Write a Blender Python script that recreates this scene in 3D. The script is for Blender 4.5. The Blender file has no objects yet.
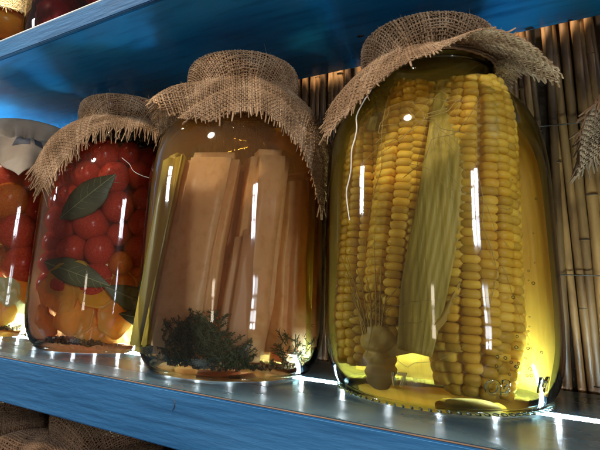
import bpy, bmesh, math, random
import numpy as np
from math import pi, sin, cos, tan, atan2, sqrt, radians
from mathutils import Vector, Matrix, Euler, noise

random.seed(7); rng = np.random.default_rng(11)
S = bpy.context.scene
C = S.collection

# ------------------------------------------------------------------ helpers
def tag(o, label=None, cat=None, group=None, kind=None):
    if label: o['label'] = label
    if cat: o['category'] = cat
    if group: o['group'] = group
    if kind: o['kind'] = kind
    return o

def empty(name, loc=(0, 0, 0), rz=0.0):
    o = bpy.data.objects.new(name, None); C.objects.link(o)
    o.location = loc; o.rotation_euler = (0, 0, rz); o.empty_display_size = .02
    return o

def mesh_obj(name, verts, faces, mat, parent=None, smooth=True, loc=None):
    me = bpy.data.meshes.new(name)
    verts = np.asarray(verts, dtype=np.float32).reshape(-1, 3)
    if isinstance(faces, np.ndarray):
        k = faces.shape[1]
        me.vertices.add(len(verts)); me.vertices.foreach_set('co', verts.ravel())
        me.loops.add(faces.size); me.loops.foreach_set('vertex_index', faces.astype(np.int32).ravel())
        me.polygons.add(len(faces)); me.polygons.foreach_set('loop_start', np.arange(0, faces.size, k, dtype=np.int32))
        me.update(calc_edges=True)
    else:
        me.from_pydata(verts.tolist(), [], faces); me.update()
    if smooth: me.polygons.foreach_set('use_smooth', np.ones(len(me.polygons), dtype=bool))
    if mat: me.materials.append(mat)
    o = bpy.data.objects.new(name, me); C.objects.link(o)
    if parent: o.parent = parent
    if loc is not None: o.location = loc
    return o

def bm_obj(name, bm, mat, parent=None, smooth=False, loc=None):
    me = bpy.data.meshes.new(name); bm.to_mesh(me); bm.free()
    if smooth: me.polygons.foreach_set('use_smooth', np.ones(len(me.polygons), dtype=bool))
    me.materials.append(mat)
    o = bpy.data.objects.new(name, me); C.objects.link(o)
    if parent: o.parent = parent
    if loc is not None: o.location = loc
    return o

def box_bm(x0, x1, y0, y1, z0, z1, bev=0.0, seg=2):
    bm = bmesh.new(); bmesh.ops.create_cube(bm, size=1)
    for v in bm.verts:
        v.co = Vector(((x0 + x1) / 2 + v.co.x * (x1 - x0), (y0 + y1) / 2 + v.co.y * (y1 - y0), (z0 + z1) / 2 + v.co.z * (z1 - z0)))
    if bev: bmesh.ops.bevel(bm, geom=bm.edges[:], offset=bev, segments=seg, affect='EDGES')
    return bm

def revolve(prof, n=96, close_bottom=False, close_top=False):
    prof = np.array(prof); m = len(prof)
    th = np.linspace(0, 2 * pi, n, endpoint=False)
    V = np.stack([prof[:, 0:1] * np.cos(th), prof[:, 0:1] * np.sin(th), np.repeat(prof[:, 1:2], n, 1)], 2).reshape(-1, 3)
    i, j = np.meshgrid(np.arange(m - 1), np.arange(n), indexing='ij'); j2 = (j + 1) % n
    F = np.stack([i * n + j, i * n + j2, (i + 1) * n + j2, (i + 1) * n + j], 2).reshape(-1, 4)
    return V, F

def tubes(curves, radii, sides=5, flat=1.0):
    """curves: list of (k,3) arrays; radii: list of scalar or (k,) arrays -> one V,F"""
    Vs, Fs, off = [], [], 0
    a = np.linspace(0, 2 * pi, sides, endpoint=False)
    for P, r in zip(curves, radii):
        P = np.asarray(P, float); k = len(P)
        T = np.gradient(P, axis=0); T /= np.linalg.norm(T, axis=1)[:, None] + 1e-12
        ref = np.array([0, 0, 1.]) if abs(T[:, 2]).mean() < .8 else np.array([1., 0, 0])
        A = np.cross(T, ref); A /= np.linalg.norm(A, axis=1)[:, None] + 1e-12
        B = np.cross(T, A)
        r = np.broadcast_to(np.asarray(r, float), (k,))[:, None, None]
        V = P[:, None, :] + r * (np.cos(a)[None, :, None] * A[:, None, :] + flat * np.sin(a)[None, :, None] * B[:, None, :])
        i, j = np.meshgrid(np.arange(k - 1), np.arange(sides), indexing='ij'); j2 = (j + 1) % sides
        F = np.stack([i * sides + j, i * sides + j2, (i + 1) * sides + j2, (i + 1) * sides + j], 2).reshape(-1, 4) + off
        Vs.append(V.reshape(-1, 3)); Fs.append(F); off += k * sides
    return np.concatenate(Vs), np.concatenate(Fs)

def smooth_rand(n, k, amp, r=rng):
    """smooth random curve of n samples from k knots"""
    return np.interp(np.linspace(0, k - 1, n), np.arange(k), r.normal(0, amp, k))

# ------------------------------------------------------------------ materials
def new_mat(name):
    m = bpy.data.materials.new(name); m.use_nodes = True
    nt = m.node_tree; nt.nodes.clear()
    out = nt.nodes.new('ShaderNodeOutputMaterial')
    return m, nt, out
def N(nt, t, **kw):
    n = nt.nodes.new(t)
    for k, v in kw.items():
        if k.startswith('i_'): n.inputs[k[2:].replace('_', ' ')].default_value = v
        else: setattr(n, k, v)
    return n
def ramp(nt, fac, stops):
    r = nt.nodes.new('ShaderNodeValToRGB'); e = r.color_ramp.elements
    while len(e) < len(stops): e.new(.5)
    for el, (p, c) in zip(e, stops): el.position = p; el.color = (*c, 1)
    nt.links.new(fac, r.inputs[0]); return r.outputs[0]
def texco(nt, kind='Object', scale=(1, 1, 1)):
    t = nt.nodes.new('ShaderNodeTexCoord'); mp = nt.nodes.new('ShaderNodeMapping')
    mp.inputs['Scale'].default_value = scale
    nt.links.new(t.outputs[kind], mp.inputs[0]); return mp.outputs[0]

def principled(name, stops, scale=20, stretch=(1, 1, 1), rough=.5, rvar=0., bump=0., bscale=None, detail=6, sss=0, sssr=(.01, .005, .002), trans=0,
               spec=.5, metal=0, coat=0, island=0., second=None, bdist=.001):
    m, nt, out = new_mat(name); L = nt.links.new
    b = N(nt, 'ShaderNodeBsdfPrincipled')
    co = texco(nt, 'Object', stretch)
    nz = N(nt, 'ShaderNodeTexNoise'); nz.inputs['Scale'].default_value = scale; nz.inputs['Detail'].default_value = detail
    L(co, nz.inputs['Vector'])
    col = ramp(nt, nz.outputs[0], stops)
    if second:   # (scale, stretch, stops as multiplier)
        co2 = texco(nt, 'Object', second[1]); n2 = N(nt, 'ShaderNodeTexNoise'); n2.inputs['Scale'].default_value = second[0]; n2.inputs['Detail'].default_value = 5
        L(co2, n2.inputs['Vector'])
        mx = N(nt, 'ShaderNodeMix', data_type='RGBA', blend_type='MULTIPLY'); mx.inputs[0].default_value = 1
        L(col, mx.inputs[6]); L(ramp(nt, n2.outputs[0], second[2]), mx.inputs[7]); col = mx.outputs[2]
    if island:
        g = N(nt, 'ShaderNodeNewGeometry'); hs = N(nt, 'ShaderNodeHueSaturation')
        mr = N(nt, 'ShaderNodeMapRange'); mr.inputs['To Min'].default_value = 1 - island; mr.inputs['To Max'].default_value = 1 + island
        L(g.outputs['Random Per Island'], mr.inputs[0]); L(mr.outputs[0], hs.inputs['Value']); L(col, hs.inputs['Color']); col = hs.outputs[0]
    L(col, b.inputs['Base Color'])
    b.inputs['Roughness'].default_value = rough; b.inputs['Specular IOR Level'].default_value = spec
    b.inputs['Metallic'].default_value = metal; b.inputs['Coat Weight'].default_value = coat; b.inputs['Coat Roughness'].default_value = .08
    if rvar:
        mr = N(nt, 'ShaderNodeMapRange'); mr.inputs['To Min'].default_value = rough - rvar; mr.inputs['To Max'].default_value = rough + rvar
        mr.inputs['From Min'].default_value = .3; mr.inputs['From Max'].default_value = .7
        L(nz.outputs[0], mr.inputs[0]); L(mr.outputs[0], b.inputs['Roughness'])
    if bump:
        bp = N(nt, 'ShaderNodeBump'); bp.inputs['Strength'].default_value = bump; bp.inputs['Distance'].default_value = bdist
        n3 = N(nt, 'ShaderNodeTexNoise'); n3.inputs['Scale'].default_value = bscale or scale * 3; n3.inputs['Detail'].default_value = 6
        L(co, n3.inputs['Vector']); L(n3.outputs[0], bp.inputs['Height']); L(bp.outputs[0], b.inputs['Normal'])
    if sss:
        b.inputs['Subsurface Weight'].default_value = sss; b.inputs['Subsurface Radius'].default_value = sssr; b.inputs['Subsurface Scale'].default_value = 1
    sh = b.outputs[0]
    if trans:
        t = N(nt, 'ShaderNodeBsdfTranslucent'); L(col, t.inputs[0]); ms = N(nt, 'ShaderNodeMixShader'); ms.inputs[0].default_value = trans
        L(sh, ms.inputs[1]); L(t.outputs[0], ms.inputs[2]); sh = ms.outputs[0]
    L(sh, out.inputs[0])
    return m

def glass_mat(name, tint=(.96, .985, .97), edge=(.80, .84, .78), ior=1.5, rough=.045, ripple=.35):
    """clear glass wall: see-through, Fresnel reflections, longer (greener) path towards its rims"""
    m, nt, out = new_mat(name); L = nt.links.new
    bp = N(nt, 'ShaderNodeBump'); bp.inputs['Strength'].default_value = ripple; bp.inputs['Distance'].default_value = .004
    nz = N(nt, 'ShaderNodeTexNoise'); nz.inputs['Scale'].default_value = 15; nz.inputs['Detail'].default_value = 2.2
    L(texco(nt, 'Object', (1, 1, .45)), nz.inputs['Vector']); L(nz.outputs[0], bp.inputs['Height'])
    fr = N(nt, 'ShaderNodeFresnel'); fr.inputs['IOR'].default_value = ior; L(bp.outputs[0], fr.inputs['Normal'])
    lw = N(nt, 'ShaderNodeLayerWeight'); lw.inputs['Blend'].default_value = .18
    col = ramp(nt, lw.outputs['Facing'], [(0, tint), (.75, tint), (1, edge)])
    tr = N(nt, 'ShaderNodeBsdfTransparent'); L(col, tr.inputs[0])
    gl = N(nt, 'ShaderNodeBsdfGlossy'); gl.inputs['Roughness'].default_value = rough; L(bp.outputs[0], gl.inputs['Normal'])
    ms = N(nt, 'ShaderNodeMixShader'); L(fr.outputs[0], ms.inputs[0]); L(tr.outputs[0], ms.inputs[1]); L(gl.outputs[0], ms.inputs[2])
    L(ms.outputs[0], out.inputs[0]); return m

def solid_glass(name, color=(.95, 1, .98)):
    m, nt, out = new_mat(name); g = N(nt, 'ShaderNodeBsdfGlass'); g.inputs['IOR'].default_value = 1.5; g.inputs['Color'].default_value = (*color, 1)
    g.inputs['Roughness'].default_value = .02
    nt.links.new(g.outputs[0], out.inputs[0]); return m

def brine_mat(name, color, absorb, scatter=0., cloud=.0, ccol=(.8, .6, .2)):
    """pickling liquid: clear surface, coloured absorption along the real path through it"""
    m, nt, out = new_mat(name); L = nt.links.new
    tr = N(nt, 'ShaderNodeBsdfTransparent')
    sh = tr.outputs[0]
    if cloud:
        d = N(nt, 'ShaderNodeBsdfTranslucent'); d.inputs[0].default_value = (*ccol, 1)
        d2 = N(nt, 'ShaderNodeBsdfDiffuse'); d2.inputs[0].default_value = (*ccol, 1)
        a = N(nt, 'ShaderNodeAddShader'); a = N(nt, 'ShaderNodeMixShader'); a.inputs[0].default_value = .5
        L(d.outputs[0], a.inputs[1]); L(d2.outputs[0], a.inputs[2])
        ms = N(nt, 'ShaderNodeMixShader'); ms.inputs[0].default_value = cloud
        L(sh, ms.inputs[1]); L(a.outputs[0], ms.inputs[2]); sh = ms.outputs[0]
    L(sh, out.inputs[0])
    va = N(nt, 'ShaderNodeVolumeAbsorption'); va.inputs['Color'].default_value = (*color, 1); va.inputs['Density'].default_value = absorb
    vo = va.outputs[0]
    if scatter:
        vs = N(nt, 'ShaderNodeVolumeScatter'); vs.inputs['Color'].default_value = (*ccol, 1); vs.inputs['Density'].default_value = scatter; vs.inputs['Anisotropy'].default_value = .35
        ad = N(nt, 'ShaderNodeAddShader'); L(vo, ad.inputs[0]); L(vs.outputs[0], ad.inputs[1]); vo = ad.outputs[0]
    L(vo, out.inputs['Volume']); return m

def emis(name, color, strength):
    m, nt, out = new_mat(name); e = N(nt, 'ShaderNodeEmission'); e.inputs[0].default_value = (*color, 1); e.inputs[1].default_value = strength
    nt.links.new(e.outputs[0], out.inputs[0]); return m

M = {}
M['glass'] = glass_mat('clear_glass')
M['heel'] = solid_glass('thick_glass')
M['rail'] = principled('blue_painted_wood', [(.25, (.013, .075, .185)), (.5, (.019, .097, .23)), (.75, (.034, .13, .28))], scale=5, stretch=(1, 6, 7), rough=.62, rvar=.1, spec=.15, bump=.32, bscale=40,
                       second=(70, (.16, 6, 5), [(.25, (.55, .58, .62)), (.5, (.95, .96, .97)), (.8, (1, 1, 1))]), detail=8, bdist=.0015)
M['ceil'] = principled('blue_gloss_paint', [(.3, (.008, .17, .48)), (.55, (.014, .25, .62)), (.8, (.03, .34, .72))], scale=4, stretch=(1, 5, 1), rough=.2, rvar=.06, bump=.35, bscale=9,
                       second=(18, (1, 7, 1), [(.25, (.55, .6, .65)), (.5, (1, 1, 1)), (.9, (1, 1, 1))]), detail=8, bdist=.002)
M['top'] = principled('worn_silver_paint', [(.3, (.02, .05, .085)), (.5, (.035, .075, .115)), (.75, (.06, .105, .145))], scale=7, stretch=(1, 3, 1), rough=.27, rvar=.09, bump=.3, bscale=22, metal=.35,
                      second=(30, (1, 2, 1), [(.3, (.8, .8, .8)), (.55, (1, 1, 1))]), bdist=.001)
M['edge'] = principled('bare_wood_edge', [(.35, (.02, .014, .012)), (.7, (.09, .045, .025))], scale=60, stretch=(.3, 1, 1), rough=.8)
M['tape_and_lit_edge'] = principled('pale_tape_and_lit_edge', [(.3, (.5, .5, .48)), (.7, (.8, .8, .78))], scale=60, stretch=(.3, 1, 1), rough=.5)  # pale tape colour; on the upper rail it stands for bright light
M['chip'] = principled('dark_chip', [(.3, (.01, .012, .015)), (.7, (.03, .03, .03))], scale=60, rough=.8)
M['led'] = emis('led_diode', (.8, .94, 1.0), 1500)
M['led_tape'] = emis('led_tape', (.62, .93, 1.0), 260.0)
M['reed'] = principled('dry_reed', [(.25, (.10, .044, .013)), (.5, (.215, .105, .034)), (.75, (.34, .185, .066))], scale=18, stretch=(1, 1, .08), rough=.42, rvar=.1, bump=.5, bscale=130, island=.45,
                       second=(55, (1, 1, .35), [(.3, (.3, .24, .2)), (.52, (1, 1, 1))]), bdist=.0006)
M['gap'] = principled('dark_backing_board', [(.3, (.03, .016, .007)), (.7, (.07, .04, .018))], scale=40, rough=.9)
M['wire'] = principled('thin_rusty_wire', [(.3, (.03, .025, .02)), (.7, (.07, .06, .05))], scale=60, rough=.5, metal=.6)
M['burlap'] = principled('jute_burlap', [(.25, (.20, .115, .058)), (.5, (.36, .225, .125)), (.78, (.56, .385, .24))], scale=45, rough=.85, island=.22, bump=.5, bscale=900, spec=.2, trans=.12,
                         second=(900, (1, 1, 1), [(.3, (.6, .55, .5)), (.55, (1, 1, 1))]), bdist=.0004)
M['burlap_dark_and_shaded'] = principled('dark_and_shaded_jute', [(.25, (.09, .05, .028)), (.7, (.22, .13, .075))], scale=45, rough=.85, island=.2, spec=.2)  # dark brown jute; on the right-edge cover it stands for shade
M['burlap_pale'] = principled('golden_jute', [(.25, (.45, .33, .15)), (.7, (.7, .55, .3))], scale=45, rough=.85, island=.15, spec=.2)
M['calico'] = principled('pale_calico', [(.3, (.25, .20, .15)), (.7, (.36, .30, .23))], scale=30, rough=.85, bump=.6, bscale=700, spec=.2, bdist=.0004, second=(12, (1, 1, 1), [(.3, (.75, .72, .7)), (.6, (1, 1, 1))]))
M['print'] = principled('dark_mark', [(.3, (.03, .03, .04)), (.7, (.08, .08, .09))], scale=80, rough=.9)
M['lid_red'] = principled('red_lid', [(.45, (.35, .02, .02)), (.55, (.6, .5, .45))], scale=70, rough=.4)
M['lid_tin'] = principled('gilt_tin_lid', [(.3, (.3, .24, .13)), (.7, (.4, .32, .18))], scale=30, rough=.35, metal=.8)
M['twine'] = principled('twine', [(.3, (.4, .32, .24)), (.7, (.6, .5, .4))], scale=300, rough=.9)
M['white_thread'] = principled('white_thread', [(.3, (.6, .55, .48)), (.7, (.75, .7, .62))], scale=300, rough=.9)
M['kernel'] = principled('corn_kernel', [(.25, (.74, .40, .035)), (.5, (.85, .52, .06)), (.8, (.92, .65, .14))], scale=30, rough=.42, island=.24, sss=.35, sssr=(.006, .0035, .001), spec=.25, bump=.1, bscale=300, trans=.28)
M['cob'] = principled('cob_core', [(.3, (.45, .28, .05)), (.7, (.6, .4, .1))], scale=80, rough=.7)
M['husk'] = principled('pickled_husk', [(.25, (.56, .42, .06)), (.5, (.70, .55, .10)), (.75, (.8, .67, .18))], scale=7, stretch=(16, 16, .35), rough=.38, bump=.9, bscale=20, trans=.45, spec=.4,
                       second=(20, (16, 16, .2), [(.3, (.6, .6, .5)), (.6, (1, 1, 1))]), bdist=.0012)
M['husk_gold'] = principled('golden_husk', [(.25, (.62, .38, .05)), (.5, (.78, .50, .08)), (.75, (.86, .62, .14))], scale=7, stretch=(16, 16, .35), rough=.4, bump=.9, bscale=20, trans=.45, spec=.3, bdist=.0012)
M['stalk'] = principled('pale_stalk', [(.3, (.52, .34, .06)), (.7, (.7, .5, .12))], scale=25, stretch=(1, 1, .5), rough=.5, trans=.35, bump=.4)
M['silk'] = principled('corn_silk', [(.3, (.6, .46, .14)), (.7, (.72, .58, .24))], scale=60, rough=.5, trans=.4)
M['tomato'] = principled('red_tomato', [(.3, (.42, .03, .016)), (.55, (.55, .055, .026)), (.8, (.64, .15, .05))], scale=12, rough=.22, trans=.25, sss=.35, sssr=(.012, .003, .001), spec=.15, coat=0)
M['tomato_orange'] = principled('orange_tomato', [(.3, (.55, .08, .012)), (.6, (.7, .2, .02)), (.8, (.75, .35, .04))], scale=14, rough=.22, trans=.35, sss=.4, sssr=(.014, .005, .001), spec=.15, coat=0)
M['wine_fruit'] = principled('wine_red_fruit', [(.3, (.12, .01, .014)), (.7, (.22, .03, .03))], scale=30, rough=.4)
M['bay'] = principled('bay_leaf', [(.3, (.085, .082, .032)), (.7, (.15, .145, .06))], scale=40, rough=.5, trans=.3, bump=.3)
M['bay_vein'] = principled('bay_leaf_vein', [(.3, (.25, .24, .1)), (.7, (.3, .28, .12))], scale=40, rough=.5)
M['dill'] = principled('dill_herb', [(.3, (.035, .045, .012)), (.7, (.09, .10, .03))], scale=60, rough=.6, trans=.3)
M['onion'] = principled('onion_slice', [(.3, (.86, .40, .04)), (.6, (.92, .52, .08)), (.8, (.94, .64, .16))], scale=25, stretch=(1, 1, 1), rough=.3, trans=.6, sss=.2, sssr=(.01, .006, .002))
M['pepper_y'] = principled('yellow_pepper', [(.3, (.8, .30, .015)), (.7, (.88, .46, .03))], scale=15, rough=.25, trans=.5, sss=.2, sssr=(.01, .005, .001))
M['seed'] = principled('mustard_seed', [(.3, (.09, .045, .015)), (.7, (.2, .1, .03))], scale=50, rough=.5, island=.5)
M['flesh'] = principled('pickled_squash_flesh', [(.25, (.72, .41, .20)), (.5, (.86, .55, .31)), (.78, (.94, .70, .45))], scale=16, stretch=(1, 1, .8), rough=.4, trans=.4, sss=.3, sssr=(.012, .006, .003), bump=.4, bscale=90,
                        second=(190, (1, 1, .8), [(.3, (.88, .8, .74)), (.5, (1, 1, 1))]), bdist=.001)
M['flesh_red'] = principled('pinkish_squash_flesh', [(.25, (.58, .30, .17)), (.7, (.74, .44, .27))], scale=22, stretch=(1, 1, .35), rough=.4, trans=.4, sss=.3, sssr=(.012, .005, .003), bump=.4, bscale=90, bdist=.001)
M['rind'] = principled('squash_rind', [(.3, (.5, .36, .05)), (.7, (.66, .5, .09))], scale=14, stretch=(1, 1, .3), rough=.35, trans=.2)
M['cabbage'] = principled('cabbage_leaf', [(.3, (.45, .4, .16)), (.7, (.65, .6, .3))], scale=20, rough=.35, trans=.4, bump=.5)

B_CORN = brine_mat('corn_brine', (.985, .74, .03), 9, scatter=3.5, cloud=.03, ccol=(1, .74, .12))
B_AMBER = brine_mat('amber_brine', (.968, .64, .11), 17, scatter=5.5, cloud=.03, ccol=(1, .66, .25))
B_RED = brine_mat('red_brine', (.98, .55, .18), 10, scatter=5, cloud=.02, ccol=(1, .42, .2))
B_GREEN = brine_mat('mixed_brine', (.96, .66, .12), 14, scatter=4, cloud=.03, ccol=(1, .7, .25))
B_WINE = brine_mat('wine_brine', (.8, .12, .12), 60, cloud=.1, ccol=(.3, .03, .04))
B_GOLD = brine_mat('gold_brine', (.95, .6, .08), 30, cloud=.12, ccol=(.9, .45, .05))

# ------------------------------------------------------------------ jars (3-litre preserving jar)
PROF = [(.0, .004), (.04, .0035), (.056, .0015), (.0615, .0), (.0655, .0012), (.0695, .006), (.0728, .013), (.0752, .022), (.0766, .034), (.077, .05), (.077, .10), (.0769, .14), (.0762, .155),
        (.0745, .169), (.0712, .181), (.0665, .191), (.0605, .199), (.0545, .2045), (.0495, .208), (.0462, .211), (.0448, .214), (.0446, .218), (.0446, .244)]
_pr = np.array(PROF)
def dense(prof, n=110):
    p = np.array(prof); d = np.r_[0, np.cumsum(np.hypot(*np.diff(p, axis=0).T))]
    t = np.linspace(0, d[-1], n); return np.stack([np.interp(t, d, p[:, 0]), np.interp(t, d, p[:, 1])], 1)
def smoothprof(prof, n=110, it=3):
    p = dense(prof, n)
    for _ in range(it): p[1:-1] = (p[:-2] + 2 * p[1:-1] + p[2:]) / 4
    return p
JP = smoothprof(PROF)
_sel = JP[:, 0] > .04
def jar_r(z): return np.interp(z, JP[_sel][:, 1], JP[_sel][:, 0])

def make_jar(loc, label, group, brine, fill=.2, front=0., lid='lid_tin', text=None):
    t = tag(empty('glass_jar', loc, front + pi / 2), label, 'jar', group)      # local -Y faces 'front'
    V, F = revolve(JP, 128); mesh_obj('glass_wall', V, F, M['glass'], t)
    # thick clear foot ring and its knurled bead row
    V, F = revolve([(.0605, .0002), (.0635, -.00005), (.0662, .0018), (.0645, .0032), (.0610, .0028), (.0600, .0012), (.0605, .0002)], 128)
    mesh_obj('foot_ring', V, F, M['heel'], t)
    # brine
    if brine:
        ip = [(max(r - .0026, 0), max(z, 0) + .0045) for r, z in JP if z < fill - .004 and (r > .03 or z < .02)]
        ip = [(0.0001, ip[0][1])] + ip + [(max(np.interp(fill, JP[_sel][:, 1], JP[_sel][:, 0]) - .0026, .01), fill), (.0001, fill - .0002)]
        V, F = revolve(ip, 96); mesh_obj('brine', V, F, brine, t)
    # lid
    zt = .2545
    V, F = revolve([(.0001, zt - .0015), (.036, zt - .0015), (.038, zt), (.0455, zt), (.0472, zt - .002), (.0474, zt - .012), (.0482, zt - .0135), (.0474, zt - .0145), (.0465, zt - .0145)], 96)
    mesh_obj('lid', V, F, M[lid], t)
    # screw thread of the neck, moulded in the glass
    a = np.linspace(0, 4.2 * pi, 180); P = np.stack([.0455 * np.cos(a), .0455 * np.sin(a), .219 + .012 * a / a[-1]], 1)
    V, F = tubes([P], [.0011], 6); mesh_obj('neck_thread', V, F, M['glass'], t)
    return t

def bead_row(parent, n=84):
    V, F = [], []; base = None
    for k in range(n):
        bm = None
        a = 2 * pi * k / n; c, s = cos(a), sin(a)
        # small slanted oval nub
        u = np.linspace(0, 2 * pi, 8, endpoint=False); w = np.linspace(-pi / 2, pi / 2, 6)
        for wi in w:
            for ui in u:
                x, y, z = .0022 * cos(wi) * cos(ui), .0008 * cos(wi) * sin(ui), .0009 * sin(wi)
                x, y = x * .8 - y * .6, x * .6 + y * .8
                R = .0668 + x; T = y
                V.append((R * c - T * s, R * s + T * c, .0014 + z))
        o = k * 48
        for i in range(5):
            for j in range(8): F.append((o + i * 8 + j, o + i * 8 + (j + 1) % 8, o + (i + 1) * 8 + (j + 1) % 8, o + (i + 1) * 8 + j))
    return mesh_obj('stippled_foot', V, F, M['heel'], parent)

def emboss(parent, body, ang, z, size):
    """moulded figures wrapped on the jar wall; ang = angle from the jar's front (-Y), positive to the right"""
    cu = bpy.data.curves.new('moulded_mark', 'FONT'); cu.body = body; cu.size = size; cu.extrude = .0004; cu.bevel_depth = .00045; cu.bevel_resolution = 2; cu.resolution_u = 6; cu.align_x = 'CENTER'
    tmp = bpy.data.objects.new('tmp', cu); C.objects.link(tmp)
    dg = bpy.context.evaluated_depsgraph_get(); me = bpy.data.meshes.new_from_object(tmp.evaluated_get(dg)); bpy.data.objects.remove(tmp)
    for v in me.vertices:
        x, y, d = v.co; zz = z + y; r = float(jar_r(zz)) + d + .0001; a = ang + x / .077
        v.co = (r * sin(a), -r * cos(a), zz)
    me.materials.clear(); me.materials.append(M['heel']); me.polygons.foreach_set('use_smooth', np.ones(len(me.polygons), dtype=bool))
    o = bpy.data.objects.new('moulded_mark', me); C.objects.link(o); o.parent = parent

# ------------------------------------------------------------------ cloth covers, woven thread by thread
def cloth_surface(keys, seed=0, zt=.2565, R=.0495, gather=.0012, ngather=23, waves=(.12, 7)):
    """keys: (angle from front in deg [-180..180], tilt at neck, tilt mid, tilt end (deg below horizontal), sideways drift deg per cm)"""
    r = np.random.default_rng(seed)
    cp = np.array([(0, zt + .0012), (R * .75, zt + .0008), (R - .004, zt), (R - .001, zt - .0015), (R, zt - .005), (R + .0003, zt - .013), (R - .0008, zt - .018), (.0468, zt - .0225), (.0475, zt - .0255)])
    cp = smoothprof(cp, 60, 3); cp[0, 0] = 0
    d = np.r_[0, np.cumsum(np.hypot(*np.diff(cp, axis=0).T))]; rn = d[-1]
    rho = np.arange(0, .24, .001); nth = 720; th = np.linspace(-pi, pi, nth, endpoint=False)
    K = sorted(keys); ka = np.radians([k[0] for k in K])
    def per(j):
        a = np.r_[ka - 2 * pi, ka, ka + 2 * pi]; v = np.tile([k[j] for k in K], 3)
        # smooth (cosine) interpolation
        idx = np.clip(np.searchsorted(a, th) - 1, 0, len(a) - 2); t = (th - a[idx]) / (a[idx + 1] - a[idx]); t = (1 - np.cos(pi * t)) / 2
        return v[idx] * (1 - t) + v[idx + 1] * t
    b0, b1, b2, dr = np.radians(per(1)), np.radians(per(2)), np.radians(per(3)), np.radians(per(4)) * 100
    wav = sum(r.normal(0, waves[0]) * np.sin(k * th + r.uniform(0, 6.28)) for k in range(3, waves[1] + 1))
    gat = np.sin(ngather * th + 1.2 * np.sin(3 * th + 1) + 1.5 * np.sin(5 * th)) * (.7 + .3 * np.sin(4 * th + 2))
    Rr = np.zeros((nth, len(rho))); Zz = np.zeros_like(Rr); A = np.zeros_like(Rr)
    ins = rho <= rn
    Rr[:, ins] = np.interp(rho[ins], d, cp[:, 0]); Zz[:, ins] = np.interp(rho[ins], d, cp[:, 1])
    rp = Rr[:, ins][:, -1].copy(); zp = Zz[:, ins][:, -1].copy(); k0 = ins.sum()
    for k in range(k0, len(rho)):
        s = rho[k] - rn
        f = min(s / .045, 1); g = min(max(s - .045, 0) / .06, 1)
        b = (b0 * (1 - f) + b1 * f) * (1 - g) + b2 * g + wav * min(s / .03, 1)
        rp = rp + .001 * np.cos(b); zp = zp - .001 * np.sin(b)
        zz = zp; lim = np.where(zz < .235, np.interp(zz, JP[_sel][:, 1], JP[_sel][:, 0]) + .0028, 0)
        rp = np.maximum(rp, lim)
        Rr[:, k] = rp; Zz[:, k] = zp; A[:, k] = dr * s
    env = np.exp(-((rho - rn) / .012) ** 2)[None, :] + .25 * np.clip((rho - rn) / .05, 0, 1)[None, :]
    Rr = Rr + gather * gat[:, None] * env * (rho > .05)[None, :]
    Zz = Zz + .5 * gather * np.roll(gat, 9)[:, None] * env * (rho > rn)[None, :]
    # even out along the angle
    for _ in range(6):
        Rr = (np.roll(Rr, 1, 0) + 2 * Rr + np.roll(Rr, -1, 0)) / 4; Zz = (np.roll(Zz, 1, 0) + 2 * Zz + np.roll(Zz, -1, 0)) / 4
    ang = th[:, None] + A
    X = Rr * np.sin(ang); Y = -Rr * np.cos(ang)
    G = np.stack([X, Y, Zz], 2)
    dth = np.roll(G, -1, 0) - np.roll(G, 1, 0); drh = np.gradient(G, axis=1)
    n = np.cross(drh, dth); n /= np.linalg.norm(n, axis=2)[..., None] + 1e-12
    n[:, :3] = (0, 0, 1)
    if n[:, 20, 2].mean() < 0: n = -n
    def ev(u, v):
        """u right, v away from the front, in the flat cloth"""
        rr = np.hypot(u, v); tt = np.arctan2(u, -v)
        fi = (tt + pi) / (2 * pi) * nth; i0 = np.floor(fi).astype(int); ft = (fi - i0)[:, None]; i0 %= nth; i1 = (i0 + 1) % nth
        fj = np.clip(rr / .001, 0, len(rho) - 1.001); j0 = fj.astype(int); fr = (fj - j0)[:, None]
        def bl(T): return (T[i0, j0] * (1 - fr) + T[i0, j0 + 1] * fr) * (1 - ft) + (T[i1, j0] * (1 - fr) + T[i1, j0 + 1] * fr) * ft
        nn = bl(n); nn /= np.linalg.norm(nn, axis=1)[:, None] + 1e-9
        return bl(G), nn
    return ev

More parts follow.
